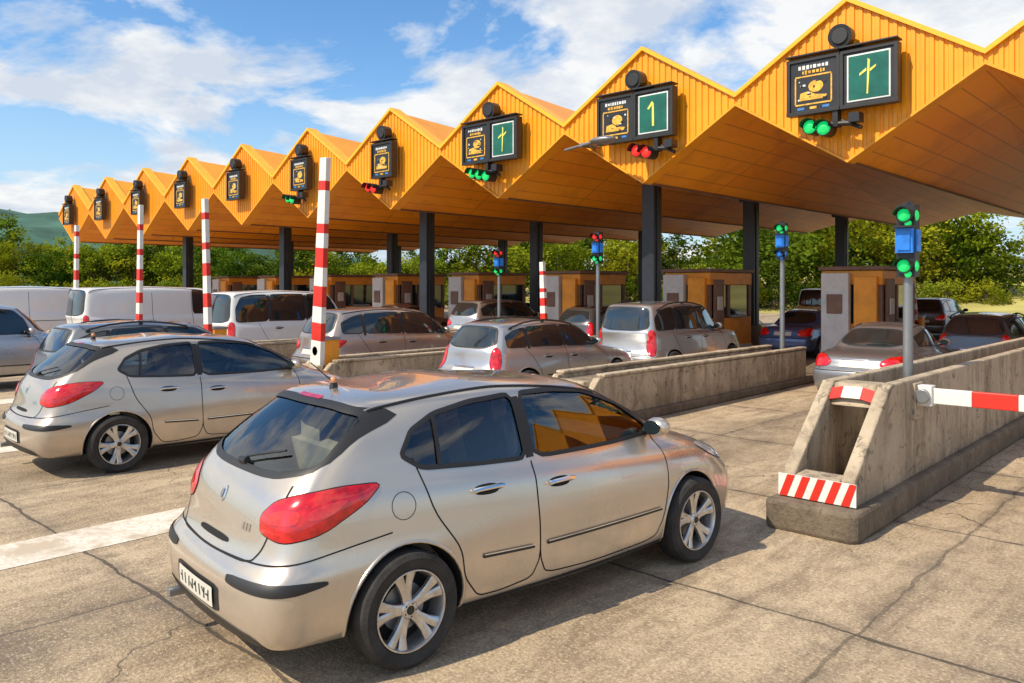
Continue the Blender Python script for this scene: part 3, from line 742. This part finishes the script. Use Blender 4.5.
def build_type(t):
    P=TYPES[t]; L,W,Ht=P['L'],P['W'],P['H']
    rows=mkrows(L,W,Ht,P['gc'],P['belt'],P['belt_r'],P['xg'],P['xr'],P['cowl'],P['xf'],P['hood'],P['tum'],deck=P.get('deck'))
    o=loft(rows,M['black'],'tmp_body',P['lvl']); base=evalmesh(o)
    S_=Surf(base)
    ob=bpy.data.objects.new('tmp_b',base); COL.objects.link(ob)
    parts=[]; R=P['R']; op=P.get('open'); hb=t=='hatch'
    zb=P['belt']; zt=Ht-(.115 if hb else .135)
    q0,q1=P['q']; zbr=P['belt_r']+.035
    reg=[(P['xg']+q0,zbr+.01),(1.7*.5+P['xg']*.5+.5,zb+.055+(zbr-zb)*.35),(P['cowl']-.9,zb+.035),(P['cowl']-.40,zb+.03),(P['cowl']-.44,zb+.10),((P['cowl']+P['xf'])/2-.24,(zb+zt)/2+.06),(P['xf']-.14,zt-.035),(P['xf']-.5,zt),((P['xf']+P['xr'])/2,zt+.012),(P['xr']+q1+.35,zt-.01),(P['xr']+q1+.08,zt-.07),(P['xg']+q0+.01,(zt+zbr)/2+.02)]
    if hb:
        reg=[(.90,zbr+.05),(1.02,zb+.095),(1.4,zb+.07),(1.83,zb+.05),(2.7,zb+.03),(3.20,zb+.03),(3.17,zb+.10),(2.92,zb+.27),(2.56,zt-.04),(2.2,zt),(1.8,zt+.010),(1.45,zt-.007),(1.18,zt-.055),(1.0,zt-.135)]
    sp=P['splits']; panes=[]
    for i in range(len(sp)-1):
        c=clipx(reg,sp[i]+.035,sp[i+1]-.035)
        if len(c)>2: panes.append(chaikin(c,2,.10))
    if P.get('cargo'): panes=panes[1:]
    rw=W-(.25 if hb else .30); rtop=Ht-(.115 if hb else .135); rbot=P['belt_r']+(.015 if hb else .05); tk=.62 if hb else .9
    rearw=chaikin([(-rw,rbot+.05),(-rw*.6,rbot-.01),(rw*.6,rbot-.01),(rw,rbot+.05),(rw-P['tum']*tk,rtop-.02),(rw*.5,rtop+.01),(-rw*.5,rtop+.01),(-rw+P['tum']*tk,rtop-.02)],2,.15)
    fw=W-.33
    frontw=chaikin([(-fw,zb+.07),(0,zb+.05),(fw,zb+.07),(fw-P['tum']*.9,Ht-.15),(0,Ht-.13),(-fw+P['tum']*.9,Ht-.15)],2,.08)
    cut=MB()
    for x in (P['wr'],P['wf']):
        for s in (1,-1): cut.cyl((x,s*(W-.30),R),(x,s*(W+.3),R),R+.045,R+.045,M['well'],64)
    cuts=[cut]
    if op:
        cab=loft([
          ((.42,.42,.45),(1.0,3.15),(.60,.66,.55),(.1,.1)),((.44,.44,.47),(.95,3.25),(.66,.72,.60),(.1,.1)),
          ((.8,.8,.8),(.60,3.3),(.68,.76,.6),(.1,.1)),((zbr,zb,zb),(P['xg']+.10,P['cowl']-.12),(.67,.755,.60),(.1,.1)),
          ((1.27,1.26,1.25),(.54,3.07),(.61,.70,.55),(.1,.1)),((Ht-.12,Ht-.11,Ht-.12),(.77,2.62),(.53,.60,.50),(.1,.1)),((Ht-.09,Ht-.06,Ht-.09),(.95,2.45),(.43,.49,.41),(.1,.1))],M['inter'],'tmp_cab',1)
        wc=MB()
        for p in panes:
            for s in (1,-1): wc.prism(resample(p,.06),'y',s*.42,s*1.3,M['dark'])
        wc2=MB(); wc2.prism(rearw,'x',-.5,1.0,M['dark']); wc2.prism(frontw,'x',2.3,5.0,M['dark'])
        cuts+= [cab,wc,wc2]
    for c in cuts:
        co=c if not isinstance(c,MB) else c.obj('tmp_cut')
        m=ob.modifiers.new('b','BOOLEAN'); m.operation='DIFFERENCE'; m.solver='EXACT'; m.object=co
        try: m.material_mode='TRANSFER'
        except Exception: pass
        nm=evalmesh(ob); ob.modifiers.clear(); ob.data=nm; bpy.data.objects.remove(co)
    body=ob.data; body.name=t+'_body'
    body.polygons.foreach_set('use_smooth',[True]*len(body.polygons)); body.set_sharp_from_angle(angle=math.radians(32))
    parts.append(('body',body,None))
    bpy.data.objects.remove(ob); bpy.data.objects.remove(o)
    g=MB(); tr=MB(); sm=MB(); lt=MB(); pt=MB()
    gm=M['glass'] if op else M['glassd']
    dg=M['well']; cw=P['cowl']
    for s in (1,-1):
        fr=S_.frame('side',s)
        for p in panes:
            S_.patch(g,fr,p,-.006 if op else .004,gm,.04)
            S_.strip(tr,fr,p,.028,.005,M['dark'],.03,True,.5)
        for xs in sp[1:-1]:
            if P.get('cargo'): continue
            S_.strip(tr,fr,[(xs,zb+.05),(xs-.01,zt-.01)],.062,.003,M['dark'],.04)
        if hb: S_.strip(tr,fr,[(1.14,zb+.10),(1.17,zt-.07)],.028,.004,M['dark'],.03)
        if not P.get('cargo'):
            B=sp[1] if len(sp)==3 else sp[2]
            fd=[(B,zb+.03),(B-.01,.75),(B-.0,.42),(B+.06,.30),(B+.5,.275),(P['wf']-R-.15,.28),(P['wf']-R-.06,.42),(P['wf']-R+.02,.72),(cw-.40,zb+.02)]
            S_.strip(sm,fr,chaikin(fd,2,.15,False),.009,.0016,dg,.02)
            rx=P['wr']+R+.08
            rd=[(B,zb+.03),(B-.01,.75),(B,.42),(B-.06,.30),(B-.3,.275),(rx+.08,.28),(rx-.03,.42),(rx-.06,.6),(P['wr']+.18,.84),(P['wr']+(.10 if hb else .02),zbr+.03 if hb else zbr-.02)]
            S_.strip(sm,fr,chaikin(rd,2,.15,False),.009,.0016,dg,.02)
            ml=.50
            for a_,b_ in (((rx+.10,ml+.02),(B-.06,ml)),((B+.06,ml),(P['wf']-R-.10,ml-.01))):
                S_.tube(tr,fr,[a_,b_],.011,.004,M['dark'])
                if hb: S_.strip(pt,fr,[(a_[0],a_[1]+.012),(b_[0],b_[1]+.012)],.006,.013,M['chrome'])
            for hx in (rx+.06,B+.10):
                zh=zb-.12 if hx>B else (zb+zbr)/2-.14
                hm=M['chrome'] if hb else M['grey']
                S_.patch(tr,fr,chaikin([(hx-.0,zh-.03),(hx+.19,zh-.035),(hx+.19,zh+.03),(hx,zh+.03)],2,.25),.002,M['well'],.03)
                S_.tube(pt,fr,[(hx-.015,zh),(hx+.02,zh+.004),(hx+.19,zh+.006),(hx+.215,zh)],.014,.022,hm)
                S_.tube(pt,fr,[(hx-.012,zh),(hx+.012,zh+.001)],.016,.008,hm)
                S_.tube(pt,fr,[(hx+.19,zh),(hx+.212,zh)],.016,.008,hm)
        else:
            S_.strip(sm,fr,[(3.2,.35),(3.2,Ht-.2)],.012,.002,dg); S_.strip(sm,fr,[(2.0,.35),(2.0,Ht-.2)],.012,.002,dg); S_.strip(sm,fr,[(.4,1.0),(3.1,1.0)],.02,.003,M['dark'])
        for x in (P['wr'],P['wf']):
            arc=[(x+(R+.052)*math.cos(a),R+(R+.052)*math.sin(a)) for a in [math.radians(v) for v in range(-18,199,8)]]
            arc=[(a,b) for a,b in arc if b>P['gc']+.02]
            S_.tube(pt,fr,arc,.011,-.002,'BODY')
        S_.strip(sm,fr,[(P['wr']+R+.06,P['gc']+.035),(P['wf']-R-.06,P['gc']+.035)],.05,.003,M['dark'])
        if hb and s==-1:
            cc=[(.86+.075*math.cos(a*math.pi/12),.90+.075*math.sin(a*math.pi/12)) for a in range(24)]
            S_.strip(sm,fr,cc,.004,.0015,dg,.02,True)
        fc=S_.frame('fc',s,L,W); hd=P['hood']
        S_.patch(lt,fc,chaikin([(-.30,hd-.17),(-.28,hd-.05),(.05,hd+.0),(.42,hd+.07),(.30,hd-.06),(.05,hd-.15)],2,.2),.008,M['lens'],.03,.008)
        rc=S_.frame('rc',s,L,W); br=P['belt_r']
        if P['tail']=='hatch': tl=chaikin([(-.16,.82),(-.17,.90),(-.08,.98),(.06,1.025),(.24,1.05),(.43,1.04),(.37,.95),(.20,.83),(.0,.79)],2,.16)
        elif P['tail']=='vert': tl=chaikin([(-.05,.62),(-.10,.75),(-.06,br+.02),(.02,br+.06),(.10,br+.0),(.12,.8),(.08,.62)],2,.2)
        else:
            z0=br-.30
            tl=chaikin([(-.20,z0),(-.22,z0+.1),(-.05,z0+.19),(.2,z0+.22),(.32,z0+.2),(.18,z0+.04),(.0,z0-.02)],2,.2)
        S_.patch(lt,rc,tl,.006,M['red'],.025,.010)
        S_.strip(sm,rc,tl,.012,.002,M['well'],.02,True)
        if P['tail']=='hatch':
            S_.patch(lt,rc,chaikin([(-.11,.87),(-.11,.91),(-.03,.945),(.10,.95),(.08,.88)],2,.22),.0178,M['lensr'],.02)
            S_.patch(lt,rc,chaikin([(.12,.90),(.13,.955),(.25,.985),(.30,.98),(.22,.91)],2,.22),.0178,M['lensr'],.02)
            S_.patch(tr,rc,chaikin([(-.34,.553),(-.34,.602),(.10,.612),(.24,.597),(.24,.575),(.1,.55)],2,.15),.006,M['dark'],.025,.008)
            S_.strip(sm,rc,chaikin([(-.45,.66),(-.1,.675),(.12,.70),(.33,.74),(.50,.77)],2,.2,False),.008,.002,dg,.02)
        mx=cw-.46; mz=zb+.06
        mp=S_.proj(fr,(mx,mz),0)
        mir=MB(); mir.sphere((mp.x+.02,mp.y+s*.13,mp.z+.03),.10,'BODY',16,(.7,1.05,.7))
        pt.add(mir.v,mir.f,'BODY'); pt.cyl((mp.x+.03,mp.y-s*.03,mp.z-.02),(mp.x+.02,mp.y+s*.1,mp.z-.01),.03,.03,M['dark'],8)
        vs=[(mp.x-.056,mp.y+s*(.13+.080*math.cos(a)),mp.z+.03+.052*math.sin(a)) for a in [k*math.pi/8 for k in range(16)]]
        pt.add(vs,[tuple(range(16))],M['glassd'])
        ft=S_.frame('top'); yr=W-.20-P['tum']
        if P.get('rails'):
            S_.tube(pt,ft,[(P['xr']+.25,s*yr),(P['xf']-.3,s*yr)],.016,.045,M['dark'])
            for xx in (P['xr']+.25,(P['xr']+P['xf'])/2,P['xf']-.3): S_.tube(pt,ft,[(xx-.03,s*yr),(xx+.03,s*yr)],.02,.02,M['dark'])
        else:
            S_.tube(pt,ft,chaikin([(P['xr']+.12,s*(yr-.04)),((P['xr']+P['xf'])/2,s*(yr+.0)),(P['xf']+.0,s*(yr-.045))],2,.25,False),.009,.003,M['dark'])
    rf=S_.frame('rear')
    S_.patch(g,rf,rearw,-.006 if op else .004,gm,.04)
    S_.strip(tr,rf,rearw,.035,.005,M['dark'],.03,True,.5)
    ff=S_.frame('front',1,L)
    S_.patch(g,ff,frontw,-.006 if op else .004,gm,.045)
    S_.strip(tr,ff,frontw,.04,.005,M['dark'],.03,True,.5)
    S_.patch(tr,ff,chaikin([(-.42,.60),(-.38,.50),(.38,.50),(.42,.60),(.3,.66),(-.3,.66)],2,.2),.004,M['dark'],.04)
    S_.patch(tr,ff,chaikin([(-.5,.40),(-.4,.28),(.4,.28),(.5,.40)],2,.2),.004,M['dark'],.04)
    if hb:
        pz=.44
        S_.patch(tr,rf,chaikin([(-.32,pz-.075),(.32,pz-.075),(.32,pz+.075),(-.32,pz+.075)],2,.1),.002,M['dark'],.04)
        S_.patch(pt,rf,chaikin([(-.26,pz-.055),(.26,pz-.055),(.26,pz+.055),(-.26,pz+.055)],1,.03),.012,M['plate'],.04)
        # plate characters
        rg=random.Random(4); xx=-.21
        while xx<.20:
            S_.strip(pt,rf,[(xx,pz-.03),(xx+rg.uniform(-.012,.012),pz+.03)],.012,.0145,M['dark'],.02)
            if rg.random()<.7: S_.strip(pt,rf,[(xx,pz+rg.choice((-.026,0,.026))),(xx+.03,pz+rg.choice((-.026,0,.026)))],.010,.0150,M['dark'],.02)
            xx+=.058
        S_.patch(tr,rf,chaikin([(-.70,.215),(.70,.215),(.64,.325),(.40,.345),(-.40,.345),(-.64,.325)],2,.15),.005,M['dark'],.04)
        S_.strip(sm,rf,chaikin([(-.60,1.06),(-.62,.95),(-.56,.74),(-.50,.665),(0,.655),(.50,.665),(.56,.74),(.62,.95),(.60,1.06)],2,.15,False),.010,.002,M['well'],.02)
        S_.patch(tr,rf,chaikin([(-.22,.70),(.22,.70),(.20,.735),(-.20,.735)],2,.2),.003,M['well'],.03)
        for k in range(2):
            em=[((.030-.012*k)*math.cos(a*math.pi/10)+.012*k,.93+(.045-.02*k)*math.sin(a*math.pi/10)) for a in range(20)]
            S_.patch(pt,rf,em,.003+.006*k,M['chrome'] if k==0 else M['grey'],.02,.008)
        for k,xo in enumerate((-.40,-.365,-.33)): S_.strip(pt,rf,[(xo,.80),(xo+.002,.84)],.018,.004,M['chrome'])
        S_.tube(pt,rf,[(.0,rbot+.02),(-.12,rbot+.05),(-.36,rbot+.10)],.007,.02,M['dark']); S_.tube(pt,rf,[(-.05,rbot+.015),(.03,rbot+.01)],.022,.01,M['dark'])
        a=S_.proj(S_.frame('top'),(.86,0),0); pt.cyl(a,a+Vector((0,0,.035)),.03,.02,M['dark'],12); pt.sphere((a.x,a.y,a.z+.045),.026,M['tan'],10); pt.cyl(a+Vector((0,0,.03)),a+Vector((-.16,0,.17)),.004,.003,M['dark'],6)
        S_.patch(lt,rf,[(-.14,Ht-.093),(.14,Ht-.093),(.14,Ht-.078),(-.14,Ht-.078)],.006,M['red'],.03)
        pt.cyl((-.01,.48,.25),(.25,.48,.25),.03,.03,M['grey'],14)
    else:
        pz=.72 if t in('sedan','mpv') else .62
        S_.patch(pt,rf,[(-.26,pz-.055),(.26,pz-.055),(.26,pz+.055),(-.26,pz+.055)],.012,M['plate'],.05)
        S_.strip(sm,rf,[(-.7,.60),(.7,.60)],.015,.003,M['well'])
        S_.patch(tr,rf,[(-.62,P['gc']+.02),(.62,P['gc']+.02),(.58,P['gc']+.13),(-.58,P['gc']+.13)],.004,M['dark'],.05)
        for sy in (-1,1): S_.strip(sm,rf,[(sy*.62,P['belt_r']-.02),(sy*.62,.62)],.010,.002,M['well'])
        if t=='van': S_.strip(sm,rf,[(0,.6),(0,Ht-.2)],.02,.007,M['dark'])
        S_.tube(pt,rf,[(-.24,pz+.085),(.24,pz+.085)],.012,.008,M['chrome'])
    if op:
        it=MB(); dx=.17
        for y in (-.36,.36):
            it.box((2.05+dx,y,.62),(.52,.50,.20),M['inter']); it.box((1.76+dx,y,.94),(.16,.48,.66),M['tan'],Matrix.Rotation(math.radians(-14),3,'Y'))
            it.box((1.66+dx,y,1.29),(.12,.28,.19),M['tan'],Matrix.Rotation(math.radians(-10),3,'Y'))
            it.cyl((1.69+dx,y-.06,1.1),(1.67+dx,y-.06,1.22),.008,.008,M['chrome'],6); it.cyl((1.69+dx,y+.06,1.1),(1.67+dx,y+.06,1.22),.008,.008,M['chrome'],6)
            it.box((.93,y,1.16),(.11,.27,.16),M['inter'])
        it.box((1.20,0,.60),(.5,1.25,.18),M['inter']); it.box((.97,0,.86),(.15,1.22,.52),M['inter'],Matrix.Rotation(math.radians(-14),3,'Y'))
        it.box((3.10,0,.86),(.42,1.30,.24),M['inter'])
        ob2=it.obj('tmp_i'); bv=ob2.modifiers.new('b','BEVEL'); bv.width=.045; bv.segments=3
        im=evalmesh(ob2); im.name=t+'_interior'; im.polygons.foreach_set('use_smooth',[True]*len(im.polygons)); bpy.data.objects.remove(ob2)
        parts.append(('interior',im,None))
        sw=MB(); C=Vector((2.58+dx,.36,.98)); ax=Vector((-.9,0,.42)).normalized(); a=ax.orthogonal().normalized(); b=ax.cross(a); K=28;V=[];F=[]
        for i in range(K):
            t1=2*math.pi*i/K; dr=a*math.cos(t1)+b*math.sin(t1)
            for j in range(6):
                t2=2*math.pi*j/6; V.append(C+dr*(.18+.014*math.cos(t2))+ax*.014*math.sin(t2))
        for i in range(K):
            for j in range(6): F.append((i*6+j,i*6+(j+1)%6,((i+1)%K)*6+(j+1)%6,((i+1)%K)*6+j))
        sw.add(V,F,M['dark']); sw.cyl(C-ax*.02,C+ax*.02,.06,.05,M['dark'],14); sw.cyl(C-a*.17,C+a*.17,.012,.012,M['dark'],8); sw.cyl(C,C-ax*.3,.03,.03,M['dark'],8)
        parts.append(('steering_wheel',sw.mesh('sw',True,True,40),None))
    for nm,x in (('glass',g),('window_trim',tr),('panel_gaps',sm),('lights',lt),('fittings',pt)):
        isbody='BODY' in x.mats
        if isbody:
            bi=x.mats.index('BODY'); x.mats[bi]=M['black']
        me=x.mesh(t+'_'+nm,True,False,40); parts.append((nm,me,bi if isbody else None))
    CACHE[t]=(parts,wheel_mesh(R,t+'_wheel',0 if t in('hatch','wagon','mpv') else 1))

def car(name,t,r,u,heading,mat,dz=0):
    if t not in CACHE: build_type(t)
    parts,wm=CACHE[t]; P=TYPES[t]
    e=empty(name,(r,u,.006+dz)); e.rotation_euler=(0,0,math.radians(90-heading))
    for nm,me,bi in parts:
        o=bpy.data.objects.new(nm,me); COL.objects.link(o); o.parent=e; o.location=(-P['L']/2,0,0)
        if nm=='body': sl=0
        elif bi is not None: sl=bi
        else: continue
        o.material_slots[sl].link='OBJECT'; o.material_slots[sl].material=mat
    i=1
    for x in (P['wr'],P['wf']):
        for s in (1,-1):
            o=bpy.data.objects.new('wheel_%d'%i,wm); i+=1; COL.objects.link(o); o.parent=e
            o.location=(x-P['L']/2,s*(P['W']-.118),P['R']); o.rotation_euler=(0,random.random()*1.2,0 if s>0 else math.pi)
    return e
champ=paint('champagne_paint',(.64,.55,.44),.75,.24)
silver=paint('silver_paint',(.50,.485,.46),.75,.26)
silver2=paint('beige_silver_paint',(.58,.48,.37),.75,.26)
grey=paint('grey_paint',(.24,.24,.24),.7,.28)
dark=paint('dark_paint',(.03,.03,.033),.4,.28)
brown=paint('taupe_paint',(.40,.32,.26),.72,.28)
white=paint('white_van_paint',(.74,.73,.70),0,.35)
blue=paint('blue_paint',(.02,.10,.30),.3,.3)
red=paint('red_car_paint',(.4,.03,.02),.2,.3)
yel=paint('yellow_paint',(.80,.46,.02),.0,.35)

car('silver_hatchback_car','hatch',-4.18,4.29,6.2,champ)
car('silver_hatchback_car','hatch',-10.32,4.95,2,silver2)
car('station_wagon_car','wagon',-14.9,6.5,0,grey)
car('minivan_car','mpv',-14.6,11.55,3,brown)
car('station_wagon_car','wagon',-10.25,11.9,0,silver)
car('off_road_car','suv',-10.15,16.5,0,silver)
car('sport_utility_car','suv',-19.5,4.6,0,silver)
car('white_van','van',-24.4,10.4,0,white)
car('white_minibus','minibus',-19.6,11.9,0,white)
car('white_van','van',-29.4,8.6,0,white)
car('sedan_car','sedan',-5.25,16.7,0,grey)
car('compact_car','wagon',-4.6,22.0,0,dark)
car('sedan_car','sedan',-10.1,24.5,0,blue)
car('station_wagon_car','wagon',-14.8,20.5,0,dark)
car('sedan_car','sedan',-14.8,27.5,0,red)
car('minivan_car','mpv',-19.6,20.5,0,silver)
car('compact_car','sedan',-24.4,20.,0,brown)
car('sedan_car','sedan',-4.6,31,0,silver)
car('yellow_minibus','minibus',-14.8,38,0,yel)
car('minivan_car','mpv',-9.6,36,0,dark)

# ------------------------------------------------------------------ vegetation
def tree_mesh(seed,h,cr,mat,nc=46,nl=56,ls=.20):
    rng=random.Random(seed); mb=MB(); V=[];F=[];T=[]
    base=h*.24
    mb.cyl((0,0,-.3),(0,0,base),.16,.12,M['bark'],8); mb.cyl((0,0,base),(.1,.1,h*.7),.12,.04,M['bark'],7)
    cs=[]
    for i in range(nc):
        while True:
            p=Vector((rng.uniform(-1,1),rng.uniform(-1,1),rng.uniform(-1,1)))
            if .25<p.length<1: break
        c=Vector((p.x*cr*rng.uniform(.75,1.1),p.y*cr*rng.uniform(.75,1.1),base+(h-base)*(.5+.5*p.z)*.98)); cs.append((c,p.z))
        if i<8: mb.cyl((0,0,base*rng.uniform(.7,1.3)),c*.85,.06,.02,M['bark'],5)
    nb=len(mb.v)
    for c,pz in cs:
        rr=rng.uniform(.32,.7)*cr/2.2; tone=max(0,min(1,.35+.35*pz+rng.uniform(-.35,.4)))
        for j in range(nl):
            d=Vector((rng.gauss(0,1),rng.gauss(0,1),rng.gauss(0,.7))); q=c+d*rr*.62
            a=Vector((rng.uniform(-1,1),rng.uniform(-1,1),rng.uniform(-1,1))).normalized(); b=a.orthogonal().normalized()*ls*rng.uniform(.5,1.1); a=a*ls*rng.uniform(.5,1.1)
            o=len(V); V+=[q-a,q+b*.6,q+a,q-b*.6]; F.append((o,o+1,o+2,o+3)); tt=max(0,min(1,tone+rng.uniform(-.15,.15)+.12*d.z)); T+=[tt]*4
    mb.add(V,F,mat)
    me=mb.mesh('tree_%d'%seed,False,False)
    at=me.attributes.new('tone','FLOAT','POINT'); at.data.foreach_set('value',[0.3]*nb+T)
    return me
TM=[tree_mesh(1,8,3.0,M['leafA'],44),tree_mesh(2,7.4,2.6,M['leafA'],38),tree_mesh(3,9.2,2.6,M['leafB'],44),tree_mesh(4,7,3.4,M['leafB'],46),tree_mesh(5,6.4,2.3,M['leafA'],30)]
BM=[tree_mesh(11,3.0,2.4,M['leafA'],26,44,.16),tree_mesh(12,2.6,2.6,M['leafB'],26,44,.16)]
te=empty('distant_tree_row')
def put(me,r,u,s,z=0):
    o=bpy.data.objects.new('tree',me); COL.objects.link(o); o.parent=te; o.location=(r,u,z); o.rotation_euler=(0,0,random.uniform(0,6.28)); o.scale=(s*random.uniform(.95,1.25),s*random.uniform(.95,1.25),s)
R3=random.Random(3)
def hs_(t):
    if t<.18: return .95
    if t<.45: return .72
    if t<.64: return .88
    if t<.78: return 1.2
    if t<.84: return .85
    return .6
for i in range(58):
    t=i/57
    r=-95+100*t+R3.uniform(-2,2); u=24+62*t**1.1+R3.uniform(-3,3)
    put(R3.choice(TM),r,u,hs_(t)*R3.uniform(.75,1.15))
    if t<.84: put(R3.choice(TM),r-6+R3.uniform(-2,2),u+9+R3.uniform(-2,2),hs_(t)*R3.uniform(.85,1.3))
for i in range(46):
    t=i/45*.84
    put(R3.choice(BM),-92+97*t+R3.uniform(-1,1),21+61*t**1.1+R3.uniform(-2,2),R3.uniform(.6,1.1))

def terrain(name,fn,x0,x1,y0,y1,nx,ny,mat):
    mb=MB(); vs=[(x0+(x1-x0)*i/nx,y0+(y1-y0)*j/ny,0) for j in range(ny+1) for i in range(nx+1)]
    vs=[(x,y,fn(x,y)) for x,y,_ in vs]
    mb.add(vs,[(j*(nx+1)+i,j*(nx+1)+i+1,(j+1)*(nx+1)+i+1,(j+1)*(nx+1)+i) for j in range(ny) for i in range(nx)],mat)
    return mb.obj(name,smooth=True)
terrain('grass_bank',lambda x,y:-.6+4.6*max(0,min(1,(y-58-.25*x)/45))+.25*math.sin(x*.21)*math.sin(y*.17),-90,150,56,220,60,50,M['field'])
for i in range(18):
    put(R3.choice(TM),-28+R3.uniform(0,70),112+R3.uniform(-6,14),R3.uniform(.6,1.2),3.6)
def hill(x,y):
    return -8+60*math.exp(-(((x+640)/150)**2+((y-170)/230)**2))+22*math.exp(-(((x+420)/260)**2+((y-480)/200)**2))+2.5*math.sin(x*.05)*math.cos(y*.06)+1.5*math.sin(x*.13+y*.1)
terrain('hill',hill,-1100,100,-200,900,120,110,M['hill'])

for o in list(bpy.data.objects):
    if o.name.startswith('tmp'): bpy.data.objects.remove(o)
print('objs',len(bpy.data.objects))
